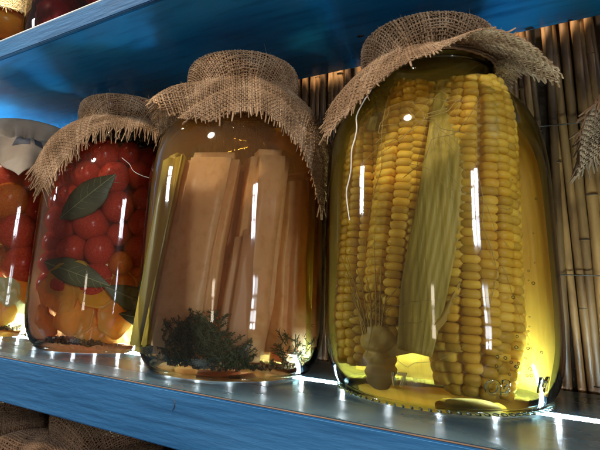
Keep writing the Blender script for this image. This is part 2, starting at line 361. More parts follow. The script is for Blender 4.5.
def burlap_cover(loc, front, label, group, keys, half=(.13, .13), off=(0, 0), rot=0., pitch=.0024, thick=.00088, mat='burlap', seed=1, fringe=.011, trim=None, fuzz=900, twine=True, **kw):
    r = np.random.default_rng(seed)
    t = tag(empty('burlap_cover', (loc[0], loc[1], loc[2]), front + pi / 2), label, 'cloth cover', group)
    ev = cloth_surface(keys, seed, **kw)
    cr, sr = cos(rot), sin(rot)
    curves, radii, hairs = [], [], []
    for di in (0, 1):
        ha, hb = (half[0], half[1]) if di == 0 else (half[1], half[0])
        nb = int((hb - fringe) / pitch)
        for k in range(-nb, nb + 1):
            c = k * pitch + r.normal(0, .00018)
            La, Lb = ha - abs(r.normal(0, .0035)), ha - abs(r.normal(0, .0035))
            a = np.arange(-La, Lb, pitch / 2)
            bb = c + smooth_rand(len(a), max(int(len(a) / 14), 3), .00028, r)
            over = np.clip(np.abs(a) - (ha - fringe), 0, None)           # the frayed ends splay
            bb = bb + over ** 1.3 * r.normal(0, .9)
            ph = np.cos(pi * (a / pitch)) * (1 if (k + di) % 2 else -1)
            h = ph * thick * .62 * (over <= 0) + over * r.normal(.0, .25)
            u, v = (a, bb) if di == 0 else (bb, a)
            u, v = u * cr - v * sr + off[0], u * sr + v * cr + off[1]
            P, n = ev(u, v); P = P + n * (h + thick * .4)[:, None]
            P[:, 2] -= over * abs(r.normal(0, .25))
            if trim is not None:
                keep = trim(u, v, r.normal(0, .0028))
                if not keep.all():
                    idx = np.flatnonzero(np.diff(np.r_[0, keep.astype(int), 0]))
                    for s0, s1 in zip(idx[::2], idx[1::2]):
                        if s1 - s0 > 4: curves.append(P[s0:s1]); radii.append(thick * r.uniform(.62, 1.15) * (1 + smooth_rand(s1 - s0, max((s1 - s0) // 6, 3), .16, r)))
                    continue
            w = thick * r.uniform(.62, 1.15) * (1 + smooth_rand(len(a), max(len(a) // 6, 3), .16, r)) * np.clip(1 - over / fringe * .45, .3, 1)
            curves.append(P); radii.append(w)
            for q in r.integers(2, len(a) - 2, fuzz // (2 * nb) + 1):
                dirn = n[q] * r.uniform(.2, 1) + r.normal(0, .6, 3); dirn /= np.linalg.norm(dirn)
                l = r.uniform(.0012, .004); b2 = r.normal(0, .4, 3)
                tt = np.linspace(0, 1, 4)[:, None]; hairs.append(P[q] + dirn * l * tt + b2 * l * tt ** 2)
    V, F = tubes(curves, radii, 5, .72)
    mesh_obj('weave', V, F, M[mat], t)
    if hairs:
        V, F = tubes(hairs, [np.array([.00011, .0001, .00007, .00003])] * len(hairs), 3); mesh_obj('stray_fibres', V, F, M[mat], t)
    if twine:
        cs = []
        for q in range(3):
            a = np.linspace(0, 2 * pi, 200); rr = .0487 + .0009 * np.sin(a * 3 + q) + .0004 * np.sin(a * 40); cs.append(np.stack([rr * np.cos(a), rr * np.sin(a), .2285 + q * .0012 + .0012 * np.sin(2 * a + q)], 1))
        V, F = tubes(cs, [.0009] * 3, 6); mesh_obj('twine_tie', V, F, M[mat], t)
    return t

# ------------------------------------------------------------------ THE SETTING
D, H, T, T2 = .198, .292, .034, .021
X0, X1 = -1.75, .62
YL = .096                                  # the lit groove runs under the jars
def shelf(name, z, thick, rail_h, mtop, munder, label, slot, y1=D - .006):
    t = tag(empty(name, (0, 0, z)), label, 'shelf')
    def part(n, bm, m): return bm_obj(n, bm, M[m], t)
    if slot:
        part('front_board', box_bm(X0, X1, .0023, YL - .005, -thick, 0, .0006), mtop)
        part('back_board', box_bm(X0, X1, YL + .005, y1, -thick, 0, .001), mtop)
        part('groove_bed', box_bm(X0, X1, YL - .005, YL + .005, -thick, -.003), mtop)
    return t, part

t, part = shelf('lower_shelf', 0, .02, T, 'top', None, 'blue painted wooden shelf with glossy top carrying the row of jars', True)
bm = box_bm(X0, X1, 0, .0022, -T, -.0008, .0008, 2); part('front_rail', bm, 'rail')
bm = box_bm(X0, X1, .0007, .00225, -.0008, -.0002, .0002, 1); part('bare_edge', bm, 'edge')
cam_rail = -.0145
# crescent dent in the rail
a = np.linspace(-1.3, 1.3, 16); P = np.stack([-.226 + .0028 * np.cos(a), np.full(16, -.0001), -.009 + .0034 * np.sin(a)], 1)
V, F = tubes([P], [np.interp(np.linspace(0, 1, 16), [0, .5, 1], [.0001, .0004, .0001])], 6); mesh_obj('dent', V, F, M['chip'], t)

up = tag(empty('upper_shelf', (0, 0, H)), 'glossy blue shelf overhead, seen from below with dark specks', 'shelf')
bm_obj('board', box_bm(X0, X1, .0043, D - .004, .0002, .0195, .0006), M['ceil'], up)
bm_obj('front_rail', box_bm(X0, X1, 0, .0042, 0, T2 - .001, .0008), M['rail'], up)
bm_obj('painted_lit_edge', box_bm(X0, X1, .0004, .0185, T2 - .0009, T2 + .0011, .0006, 1), M['tape_and_lit_edge'], up)  # pale strip paints in the bright light along the rail's top edge
def fleck(x, y, s):
    bm = bmesh.new(); bmesh.ops.create_icosphere(bm, subdivisions=2, radius=1)
    for v in bm.verts:
        k = 1 + .5 * noise.noise(v.co * 1.7 + Vector((x * 90, y * 90, 0)))
        v.co = Vector((x + v.co.x * s * k, y + v.co.y * s * .7 * k, .0003 + v.co.z * .0011 * k))
    return bm
for (x, y, s) in [(-.145, .158, .0035), (-.152, .135, .0032), (-.02, .19, .004), (.01, .191, .002)]:
    bm_obj('chip_of_dirt', fleck(x, y, s), M['chip'], up, True)

# light strip in the groove
ls = tag(empty('led_strip', (0, YL, -.0025)), 'thin cool white light strip glowing in the shelf behind and under the jars', 'light strip')
bm_obj('tape', box_bm(X0, X1, -.0046, .0046, -.0004, 0), M['tape_and_lit_edge'], ls)
q_ = np.linspace(0, pi, 13); n_ = 2
ns_ = 96
V = [(xx, .0030 * cos(a_), .0006 + .0018 * sin(a_)) for xx in np.linspace(X0, X1, ns_ + 1) for a_ in q_]
F = [(k_ * 13 + i_, k_ * 13 + i_ + 1, k_ * 13 + 14 + i_, k_ * 13 + 13 + i_) for k_ in range(ns_) for i_ in range(12)]
mesh_obj('diffuser', V, F, M['led_tape'], ls)
bm = box_bm(-.0012, .0012, -.0010, .0010, .0022, .0032, .0003, 1)
dio = bm_obj('diode', bm, M['led'], ls, loc=(-1.45, 0, .0001))
x = -1.45 + .0333
while x < .5:
    o = dio.copy(); C.objects.link(o); o.parent = ls; o.location = (x, 0, .0001); x += .0333

# bottom shelf board that carries the jars below
b2 = tag(empty('bottom_shelf', (0, 0, -.300)), 'dark shelf board under the burlap covered jars at the bottom', 'shelf')
bm_obj('board', box_bm(X0, X1, .0, D - .004, -.02, 0, .001), M['edge'], b2)

# reed screen
rs = tag(empty('reed_screen', (0, D, 0)), 'brown reed cane screen wired upright behind the shelves', 'screen')
V, F, nodes_ = [], [], []
cs, rd = [], []
x = X0
r = np.random.default_rng(5)
while x < X1:
    w = r.uniform(.0019, .0036)
    x += w
    z = np.linspace(-.34, .62, 60); lean = r.normal(0, .004)
    px = x + lean * (z - .1) / .3 + np.cumsum(r.normal(0, .00006, 60))
    py = np.full(60, .0065 + r.normal(0, .0012)) + smooth_rand(60, 6, .0008, r)
    rad = np.full(60, w * 1.14) * (1 - .12 * (z - .1) / .5)
    # joints
    j = r.uniform(-.34, -.2)
    while j < .62:
        rad = rad * (1 + .14 * np.exp(-((z - j) / .009) ** 2)); nodes_.append((px[np.argmin(abs(z - j))], py[0], j, w)); j += r.uniform(.10, .22)
    cs.append(np.stack([px, py, z], 1)); rd.append(rad)
    x += w + r.uniform(-.0003, .0006)
V, F = tubes(cs, rd, 10); mesh_obj('reeds', V, F, M['reed'], rs)
cs = [np.stack([nx + nw * 1.06 * np.cos(np.linspace(0, 2 * pi, 13)), ny + nw * 1.06 * np.sin(np.linspace(0, 2 * pi, 13)), np.full(13, nz)], 1) for nx, ny, nz, nw in nodes_ if -.1 < nz < .45]
V, F = tubes(cs, [.0005] * len(cs), 5); mesh_obj('reed_joints', V, F, M['gap'], rs)
for zz in (-.12, .085, .205, .42):
    n_ = 900; xx = np.linspace(X0, X1, n_)
    P = np.stack([xx, -.0008 + .0014 * np.abs(np.sin(xx * 330)), zz + .0012 * np.sin(xx * 9 + zz * 50) + smooth_rand(n_, 90, .0007, r)], 1)
    V, F = tubes([P], [.00045], 5); mesh_obj('binding_wire', V, F, M['wire'], rs)
bm_obj('backing_board', box_bm(X0, X1, .016, .022, -.34, .62), M['gap'], rs)

# ------------------------------------------------------------------ JARS
ZJ = .0010   # the jars stand on the rounded light strip
J1, J2, J3, J4, J5 = (-.0880, .1115, ZJ), (-.2494, .0914, ZJ), (-.4234, .1086, ZJ), (-.605, .105, ZJ), (.137, .104, ZJ)
CAM = (0, -.2528)
def fr(j): return atan2(CAM[1] - j[1], CAM[0] - j[0])
F1, F2, F3, F4, F5 = (fr(j) for j in (J1, J2, J3, J4, J5))
GJ = 'large pickle jars in a row on the blue shelf'
j1 = make_jar(J1, 'large glass jar of corn cobs in yellow brine, nearest the camera', GJ, B_CORN, .234, F1)
bead_row(j1)
emboss(j1, '17', -.30, .013, .0105); emboss(j1, 'O3', .42, .0125, .0115); emboss(j1, 'M', .84, .0135, .0115)
j2 = make_jar(J2, 'large glass jar of orange brown squash wedges in amber brine, second from right', GJ, B_AMBER, .205, F2, lid='lid_red')
j3 = make_jar(J3, 'large glass jar of small red tomatoes with bay leaves, left of the squash jar', GJ, B_RED, .2, F3, lid='lid_red')
j4 = make_jar(J4, 'large glass jar of mixed vegetables cut by the left picture edge under pale cloth', GJ, B_GREEN, .2, F4)
j5 = make_jar(J5, 'large glass jar of corn mostly beyond the right picture edge', GJ, B_CORN, .2, F5)

def at(j, f, u, w, z):
    """jar-local: u to the right seen from the front, w towards the front"""
    a = f + pi / 2
    return Vector((j[0] + u * cos(a) + w * sin(a), j[1] + u * sin(a) - w * cos(a), j[2] + z))

# --- corn
def kernel_mesh(seg=10, rows=7):
    V = []
    for i in range(rows):
        p = -pi / 2 + pi * i / (rows - 1)
        for k in range(seg):
            q = 2 * pi * k / seg
            def sp(c, e): return math.copysign(abs(c) ** e, c)
            V.append((sp(cos(p), .55) * sp(cos(q), .5), sp(cos(p), .55) * sp(sin(q), .6), sp(sin(p), .8)))
    F = [(i * seg + k, i * seg + (k + 1) % seg, (i + 1) * seg + (k + 1) % seg, (i + 1) * seg + k) for i in range(rows - 1) for k in range(seg)]
    return np.array(V), np.array(F)
KV, KF = kernel_mesh()
def make_cob(j, f, base, top, rad, label, rows=14, seed=0, step=.0053, blunt=.25, gap=None):
    r = np.random.default_rng(seed)
    A, B = at(j, f, *base), at(j, f, *top); ax = B - A; L = ax.length
    t = empty('corn_cob', A); t.rotation_mode = 'QUATERNION'; t.rotation_quaternion = ax.to_track_quat('Z', 'Y')
    tag(t, label, 'corn cob', 'corn cobs inside the large jar')
    def R(s):
        q = s / L
        e = min(1, .72 + 1.6 * q) if q < .18 else 1.
        tp = 1 if q < .74 else sqrt(max(0, 1 - ((q - .74) / .285) ** 2.6))
        return rad * e * (.30 + .70 * tp) * (1 - .12 * q)
    V, Fc, n0 = [], [], 0
    for m in range(rows):
        a0 = 2 * pi * m / rows + r.normal(0, .02); s = .003 + r.uniform(0, step); tw = r.normal(0, .05)
        while s < L - .003:
            rr = R(s); st = step * (1 + r.normal(0, .07)) * (.8 + .2 * rr / rad)
            if s < .022: st *= 1.15
            jit = .35 if s < .03 else .12 if s > L - .02 else .06
            a = a0 + tw * s / L + jit * r.normal(0, .16) + .05 * sin(s * 40 + m * 2)
            half_w = pi * rr / rows * (1.06 + r.normal(0, .03)); half_h = st * .56; dep = .0048 * (1 + r.normal(0, .06))
            v = KV * (dep, half_w, half_h)
            v = v + r.normal(0, .00012, v.shape)
            slope = (R(min(s + .003, L)) - R(max(s - .003, 0))) / .006; ca, sa = 1 / sqrt(1 + slope ** 2), slope / sqrt(1 + slope ** 2)
            x, y, z = v[:, 0], v[:, 1], v[:, 2]
            x2 = x * ca + z * sa * .9; z2 = z * ca - x * sa
            x2 = x2 + rr - dep * .75
            P = np.stack([x2 * cos(a) - y * sin(a), x2 * sin(a) + y * cos(a), z2 + s], 1)
            if not (gap and r.random() < gap and s > .03):
                V.append(P); Fc.append(KF + n0); n0 += len(P)
            s += st
    mesh_obj('kernels', np.concatenate(V), np.concatenate(Fc), M['kernel'], t)
    core = [(.0001, .0)] + [(R(s) - .0045, s) for s in np.linspace(0, L, 24)] + [(.0001, L + .001)]
    core = [(max(a_, .0001), b_) for a_, b_ in core]
    Vc, Fc2 = revolve(core, 28); mesh_obj('core', Vc, Fc2, M['cob'], t)
    return t
make_cob(J1, F1, (-.026, .036, .034), (-.009, .028, .212), .0225, 'corn cob at the front left of the jar, above the pale knobby stalk', 12, 1)
make_cob(J1, F1, (.0195, .036, .007), (.0300, .028, .210), .0290, 'thickest corn cob, front right of the jar with rounded kernels at its foot', 16, 2)
make_cob(J1, F1, (-.051, .022, .016), (-.044, .016, .182), .0175, 'narrow corn cob pressed against the left wall of the jar', 12, 3)
make_cob(J1, F1, (.0, -.045, .01), (.006, -.04, .195), .0225, 'corn cob standing at the back of the jar, mostly hidden by husk', 12, 4)

def strip(curve, widths, normal_hint, name, mat, label=None, cat=None, group=None, cup=.3, nw=9, thick=.0006, ragged=0., seed=0, parent=None, ridge=0., inside=None):
    """a leaf-like strip with real thickness following curve"""
    r = np.random.default_rng(seed)
    P = np.array(curve, float); k = 40
    d = np.r_[0, np.cumsum(np.linalg.norm(np.diff(P, axis=0), axis=1))]; tt = np.linspace(0, d[-1], k)
    P = np.stack([np.interp(tt, d, P[:, i]) for i in range(3)], 1)
    for _ in range(4): P[1:-1] = (P[:-2] + 2 * P[1:-1] + P[2:]) / 4
    W = np.interp(np.linspace(0, 1, k), np.linspace(0, 1, len(widths)), widths)
    Tn = np.gradient(P, axis=0); Tn /= np.linalg.norm(Tn, axis=1)[:, None]
    nh = np.array(normal_hint, float); S_ = np.cross(Tn, nh); S_ /= np.linalg.norm(S_, axis=1)[:, None]; Nn = np.cross(S_, Tn)
    q = np.linspace(-1, 1, nw)
    rag = 1 + ragged * np.stack([smooth_rand(k, 14, 1, r), smooth_rand(k, 14, 1, r)], 1)
    V = []
    for sgn in (1, -1):
        for i in range(k):
            for x in q:
                e = rag[i, 0 if x < 0 else 1]
                V.append(P[i] + S_[i] * x * W[i] * e - Nn[i] * (cup * W[i] * x * x) + Nn[i] * (sgn * thick / 2 + ridge * sin(x * 21 + .4 * sin(i * .3))))
    if inside is not None:
        V = np.array(V); dx = V[:, 0] - inside[0]; dy = V[:, 1] - inside[1]; rr_ = np.hypot(dx, dy); lim = jar_r(np.clip(V[:, 2] - inside[2], .012, .2)) - .0045
        kk = np.where(rr_ > lim, (lim + .0006 * np.tanh((rr_ - lim) / .002)) / np.maximum(rr_, 1e-6), 1); V[:, 0] = inside[0] + dx * kk; V[:, 1] = inside[1] + dy * kk
    F = []
    o = k * nw
    for i in range(k - 1):
        for m in range(nw - 1):
            a = i * nw + m
            F.append((a, a + 1, a + nw + 1, a + nw)); F.append((o + a, o + a + nw, o + a + nw + 1, o + a + 1))
        F.append((i * nw, (i + 1) * nw, o + (i + 1) * nw, o + i * nw)); a = i * nw + nw - 1; F.append((a, o + a, o + a + nw, a + nw))
    F.append(tuple(range(nw)) + tuple(o + m for m in range(nw - 1, -1, -1)))
    b = (k - 1) * nw; F.append(tuple(b + m for m in range(nw - 1, -1, -1)) + tuple(o + b + m for m in range(nw)))
    ob = mesh_obj(name, V, F, M[mat], parent)
    if label: tag(ob, label, cat, group)
    return ob
def jl(j, f, pts): return [tuple(at(j, f, *p)) for p in pts]
def hint(f, u=0., w=1.): a = f + pi / 2; return (u * cos(a) + w * sin(a), u * sin(a) - w * cos(a), .001)
GH = 'husk leaves inside the corn jar'
strip(jl(J1, F1, [(-.013, .0585, .030), (-.006, .060, .07), (.005, .0595, .12), (.013, .0545, .165), (.019, .038, .208)]), [.010, .0135, .014, .014, .014, .0125], hint(F1), 'corn_husk', 'husk',
      'broad olive husk leaf slanting between the two front corn cobs', 'husk leaf', GH, cup=.12, nw=25, ridge=.00035, inside=J1)
strip(jl(J1, F1, [(.050, .022, .010), (.060, .012, .06), (.062, .010, .11), (.060, .006, .16), (.045, 0, .196)]), [.020, .026, .026, .024, .012], hint(F1, .5, .8), 'corn_husk', 'husk_gold',
      'wide yellow husk leaf against the right wall of the jar', 'husk leaf', GH, cup=.25, nw=25, ridge=.0004, seed=2, inside=J1)
strip(jl(J1, F1, [(-.050, .030, .03), (-.056, .024, .09), (-.052, .018, .15), (-.04, .012, .195)]), [.004, .009, .008, .004], hint(F1, -.6, .8), 'corn_husk', 'husk',
      'narrow husk strip on the left between two corn cobs', 'husk leaf', GH, cup=.2, nw=15, ridge=.0003, seed=3, inside=J1)
strip(jl(J1, F1, [(.0, -.006, .006), (.002, -.006, .08), (.0, -.008, .15), (.0, -.008, .19)]), [.058, .062, .058, .035], hint(F1), 'corn_husk', 'husk_gold',
      'very wide husk sheet lining the jar behind the front cobs', 'husk leaf', GH, cup=.15, nw=45, ridge=.0006, seed=4, inside=J1)
strip(jl(J1, F1, [(-.03, .052, .03), (-.012, .0575, .034), (.004, .059, .050), (.014, .06, .072)]), [.005, .0032, .002, .0008], hint(F1), 'corn_husk', 'stalk',
      'pale torn husk ribbon crossing from the stalk toward the right cob', 'husk leaf', GH, cup=.3, nw=9, ridge=.0002, seed=5)
# stalk
st = tag(empty('corn_stalk', at(J1, F1, -.034, .046, .006)), 'pale knobby stalk end at the lower left of the corn jar', 'stalk')
kp = [(.0001, 0), (.004, .0), (.0072, .004), (.0085, .008), (.0078, .011), (.0105, .014), (.0098, .019), (.0082, .022), (.0102, .025), (.0108, .029), (.009, .034), (.0125, .037), (.013, .045), (.011, .055), (.006, .062), (.0001, .064)]
V, F = revolve(smoothprof(kp, 70, 2), 40); V = np.array(V)
for i in range(len(V)):
    a = atan2(V[i, 1], V[i, 0]); k = 1 + .12 * noise.noise(Vector((V[i, 0] * 120, V[i, 1] * 120, V[i, 2] * 90))) * 1.6 + .05 * cos(a * 5 + V[i, 2] * 200)
    V[i, 0] = V[i, 0] * k * .92; V[i, 1] *= k * .9; V[i, 2] *= .66
mesh_obj('knob', V, F, M['stalk'], st)
cs, rd = [], []
r = np.random.default_rng(8)
for k in range(30):   # husk fibres that fan up from the stalk
    a = radians(-150 + 300 * k / 25); q = np.linspace(0, 1, 14); sp_ = r.uniform(.006, .02); hh = r.uniform(.03, .075)
    cs.append(np.stack([(.009 + sp_ * q ** 1.5) * sin(a) * 1.0 + smooth_rand(14, 4, .0008, r), -(.009 + sp_ * .25 * q) * cos(a) * .8 + smooth_rand(14, 4, .0005, r), (.024 + hh * q)], 1)); rd.append(np.interp(q, [0, .5, 1], [.0012, .0008, .0002]))
V, F = tubes(cs, rd, 5, .5); ob = mesh_obj('husk_fibres', V, F, M['stalk'], st); ob.rotation_euler = (0, 0, F1 + pi / 2)
# silk strands: nobody could count them
cs, rd = [], []
for k in range(28):
    n_ = 24; q = np.linspace(0, 1, n_)
    if k < 12: u0, u1, z0, z1 = r.uniform(-.03, .05), r.uniform(-.055, .04), r.uniform(.175, .2), r.uniform(.13, .2)
    elif k < 20: u0, u1, z0, z1 = r.uniform(-.06, -.02), r.uniform(-.06, .02), r.uniform(.02, .06), r.uniform(.03, .1)
    else: u0, u1, z0, z1 = r.uniform(-.055, .06), r.uniform(-.055, .06), r.uniform(.02, .19), r.uniform(.02, .19)
    uu = u0 + (u1 - u0) * q + smooth_rand(n_, 6, .0022, r); zz = z0 + (z1 - z0) * q + smooth_rand(n_, 6, .0025, r)
    R_ = jar_r(np.clip(zz, .01, .2)) - .004 - r.uniform(0, .004); uu = np.clip(uu, -R_ * .97, R_ * .97); ww = np.sqrt(np.maximum(R_ ** 2 - uu ** 2, 1e-6))
    cs.append(np.array([tuple(at(J1, F1, a, b, c)) for a, b, c in zip(uu, ww, zz)])); rd.append(.00013 if k % 3 else .0002)
V, F = tubes(cs, rd, 4); tag(mesh_obj('corn_silk', V, F, M['silk']), 'fine pale corn silk strands floating in the corn jar', 'corn silk', kind='stuff')
# air bubbles on the glass, lower right
bv, bf, n0 = [], [], 0
bm = bmesh.new(); bmesh.ops.create_icosphere(bm, subdivisions=2, radius=1); IV = np.array([tuple(v.co) for v in bm.verts]); IF = np.array([[v.index for v in f_.verts] for f_ in bm.faces]); bm.free()
for k in range(34):
    u = .047 + r.normal(0, .006); z = .022 + abs(r.normal(0, .014)); R_ = float(jar_r(z)) - .0036
    if k > 22: u, z = r.uniform(.04, .068), r.uniform(.03, .15); R_ = float(jar_r(z)) - .0036
    u = min(u, R_ * .93); c = np.array(at(J1, F1, u, sqrt(R_ * R_ - u * u), z)); s = r.uniform(.0004, .0011); bv.append(IV * s + c); bf.append(IF + n0); n0 += len(IV)
tag(mesh_obj('air_bubbles', np.concatenate(bv), np.concatenate(bf), M['glass']), 'tiny air bubbles clinging inside the right of the corn jar', 'bubbles', kind='stuff')

# --- generic convex-ish wedge slabs (jar 2)
def slab(j, f, base, top, wx, wy, yaw, label, mat='flesh', rind=None, seed=0, taper=(1, 1), skew=0.):
    r = np.random.default_rng(seed); A, B = at(j, f, *base), at(j, f, *top); L = (B - A).length
    t = empty('squash_wedge', A); t.rotation_mode = 'QUATERNION'
    t.rotation_quaternion = (B - A).to_track_quat('Z', 'Y') @ Euler((0, 0, 0)).to_quaternion()
    # steady frame: x to the right, y away from the front
    zax = (B - A).normalized(); xax = Vector((cos(f + pi / 2 + yaw), sin(f + pi / 2 + yaw), 0)); yax = zax.cross(xax).normalized(); xax = yax.cross(zax)
    t.rotation_quaternion = Matrix((xax, yax, zax)).transposed().to_quaternion()
    tag(t, label, 'squash wedge', 'pickled squash wedges in the amber jar')
    bm = bmesh.new(); bmesh.ops.create_cube(bm, size=1)
    for v in bm.verts:
        k = taper[0] if v.co.z < 0 else taper[1]
        v.co = Vector((v.co.x * wx * k + (skew if v.co.z > 0 else 0), v.co.y * wy * (k * .5 + .5), (v.co.z + .5) * L + (.006 * v.co.x if v.co.z > 0 else 0)))
    bmesh.ops.bevel(bm, geom=bm.edges[:], offset=min(wx, wy) * .24, segments=4, affect='EDGES')
    bmesh.ops.triangulate(bm, faces=bm.faces[:]); bmesh.ops.subdivide_edges(bm, edges=[e for e in bm.edges if e.calc_length() > .01], cuts=3, use_grid_fill=True)
    for v in bm.verts: v.co += Vector((noise.noise(v.co * 45 + Vector((seed, 0, 0))), noise.noise(v.co * 45 + Vector((0, seed, 5))), 0)) * .0028
    bm_obj('flesh', bm, M[mat], t, True)
    if rind:
        bm = box_bm(-wx / 2 - .003 if rind < 0 else wx / 2 + .0002, -wx / 2 - .0002 if rind < 0 else wx / 2 + .003, -wy * .47, wy * .47, .004, L - .005, .0013)
        for v in bm.verts:
            q = v.co.z / L; k = taper[0] * (1 - q) + taper[1] * q; v.co.x = v.co.x * k + skew * q
        bm_obj('rind', bm, M['rind'], t, True)
    return t
slab(J2, F2, (-.060, .016, .012), (-.048, .022, .168), .022, .036, -.7, 'olive edged squash wedge against the left wall of the amber jar', 'rind', None, 1, (1, .8))
slab(J2, F2, (-.038, .042, .012), (-.020, .036, .168), .044, .026, -.15, 'broad flat squash wedge at the front left with yellow rind down its side', 'flesh', -1, 2, (1, .98))
slab(J2, F2, (.002, .046, .010), (.010, .040, .108), .024, .022, .2, 'short reddish squash wedge low in the centre of the amber jar', 'flesh_red', None, 3, (1.1, .8))
slab(J2, F2, (.012, .036, .010), (.024, .032, .174), .034, .026, .3, 'tall pinkish squash wedge right of centre with square top', 'flesh', None, 4, (1, .95))
slab(J2, F2, (.042, .034, .010), (.048, .020, .158), .028, .026, .75, 'squash wedge with golden side against the right wall', 'flesh', 1, 5, (1, .85))
slab(J2, F2, (-.008, .012, .012), (.004, .004, .166), .05, .03, .1, 'dark squash wedge standing behind the front row in the amber jar', 'flesh_red', None, 6)
slab(J2, F2, (.052, -.006, .012), (.052, -.006, .166), .026, .04, .9, 'squash wedge turned edge on behind the golden sided one', 'flesh_red', None, 9)
slab(J2, F2, (-.03, -.038, .012), (-.03, -.036, .165), .04, .03, -.6, 'hidden squash wedge at the back left of the amber jar', 'flesh', None, 7)
slab(J2, F2, (.03, -.04, .012), (.03, -.036, .165), .036, .03, .6, 'hidden squash wedge at the back right of the amber jar', 'flesh', None, 8)
# dill clump
def dill(j, f, pts, label, n=120, size=.03, seed=0, lean=1.):
    r = np.random.default_rng(seed); cs, rd = [], []
    for k in range(n):
        u, z = pts[r.integers(len(pts))]; u += r.normal(0, .006); z = max(.009, z + r.normal(0, .005))
        R_ = float(jar_r(max(z, .012))) - .005 - abs(r.normal(0, .004)); u = float(np.clip(u, -R_ * .95, R_ * .95)); w = sqrt(R_ * R_ - u * u)
        dr_ = r.normal(0, 1, 3); dr_[2] = abs(dr_[2]) * .8 + .2; dr_ /= np.linalg.norm(dr_)
        c = np.array([u, w, z]); q = np.linspace(0, 1, 6)[:, None]; l = size * r.uniform(.4, 1)
        def clampc(Pc):
            out = []
            for a, b, d_ in Pc:
                rr = float(jar_r(min(max(d_, .008), .2))) - .0045; m = sqrt(a * a + b * b)
                if m > rr: a, b = a * rr / m, b * rr / m
                out.append(tuple(at(j, f, a, b, max(d_, .0055))))
            return np.array(out)
        P = c + dr_ * l * q + r.normal(0, .1, 3) * l * q ** 2
        cs.append(clampc(P)); rd.append(.0004)
        for s in np.linspace(.25, 1, 6):
            for _ in range(3):
                b = c + dr_ * l * s; d2 = dr_ * .6 + r.normal(0, .7, 3); d2 /= np.linalg.norm(d2); cs.append(clampc(b + d2 * l * .3 * np.linspace(0, 1, 3)[:, None])); rd.append(.00022)
    V, F = tubes(cs, rd, 4); return tag(mesh_obj('dill', V, F, M['dill']), label, 'dill', kind='stuff')
dill(J2, F2, [(-.055, .018), (-.045, .024), (-.03, .028), (-.018, .034), (-.008, .024), (-.06, .03), (-.035, .014), (-.015, .014), (.004, .012)], 'dark green dill sprigs settled at the foot of the amber jar', 640, .0095, 3)
dill(J2, F2, [(.045, .012), (.05, .018)], 'small tuft of green dill low on the right of the amber jar', 30, .016, 4)

# --- packed balls (tomatoes)
def pack(n, rmin, rmax, z0, z1, R, seed, it=260):
    r = np.random.default_rng(seed); P = np.stack([r.uniform(-R, R, n), r.uniform(-R, R, n), r.uniform(z0, z1, n)], 1); ra = r.uniform(rmin, rmax, n)
    for k in range(it):
        d = P[:, None] - P[None]; L = np.linalg.norm(d, axis=2) + np.eye(n); ov = np.clip(ra[:, None] + ra[None] - L, 0, None) * (1 - np.eye(n))
        P += (d / L[..., None] * ov[..., None]).sum(1) * .35
        rr = np.hypot(P[:, 0], P[:, 1]); lim = np.minimum(R, np.interp(P[:, 2], [.0, .15, .2], [R, R, R * .8])) - ra; s = np.where(rr > lim, lim / np.maximum(rr, 1e-6), 1); P[:, 0] *= s; P[:, 1] *= s
        P[:, 2] = np.clip(P[:, 2], z0 + ra, z1 - ra * .6)
    return P, ra
_tm = {}
def tomato(c, rad, mat, label, group, stretch=1.12, seed=0, name='tomato'):
    key = (mat, seed % 3)
    if key not in _tm:
        bm = bmesh.new(); bmesh.ops.create_uvsphere(bm, u_segments=28, v_segments=18, radius=1)
        for v in bm.verts:
            rr = math.hypot(v.co.x, v.co.y); dimple = .16 * math.exp(-(rr / .22) ** 2) * (1 if v.co.z > 0 else .3)
            k = 1 + .035 * noise.noise(v.co * 1.4 + Vector((seed % 3 * 7, 0, 0)))
            v.co = Vector((v.co.x * k, v.co.y * k, v.co.z * k * stretch - math.copysign(dimple, v.co.z)))
        me = bpy.data.meshes.new(name); bm.to_mesh(me); bm.free(); me.polygons.foreach_set('use_smooth', np.ones(len(me.polygons), dtype=bool)); me.materials.append(M[mat]); _tm[key] = me
    o = bpy.data.objects.new(name, _tm[key]); C.objects.link(o); o.location = c; o.scale = (rad,) * 3
    q = random.Random(seed); o.rotation_euler = (q.uniform(-.9, .9), q.uniform(-.9, .9), q.uniform(0, 6)); tag(o, label, 'tomato', group)
    return o
P, ra = pack(140, .0102, .0168, .048, .2, .0700, 4)
for k in range(len(P)):
    c = Vector(P[k]) + Vector(J3); a = F3 + pi / 2; dx, dy = P[k][0], P[k][1]; w = dx * sin(a) - dy * cos(a); u = dx * cos(a) + dy * sin(a)
    if w < -.035: continue
    low = P[k][2] < .088 and u > .0
    tomato(c, ra[k], 'tomato_orange' if low else 'tomato', 'small orange tomato low on the right of the tomato jar' if low else 'small dark red tomato packed in the middle jar of tomatoes',
           'orange tomatoes in the tomato jar' if low else 'red tomatoes in the tomato jar', seed=k)
P, ra = pack(34, .019, .025, .055, .2, .0735, 9)
for k in range(len(P)):
    a = F4 + pi / 2; w = P[k][0] * sin(a) - P[k][1] * cos(a)
    if w < -.03: continue
    tomato(Vector(P[k]) + Vector(J4), ra[k], 'tomato' if k % 3 else 'tomato_orange', 'larger red tomato in the jar at the left edge' if k % 3 else 'larger orange tomato in the jar at the left edge',
           'tomatoes in the leftmost jar' if k % 3 else 'orange tomatoes in the leftmost jar', 1.02, seed=100 + k)

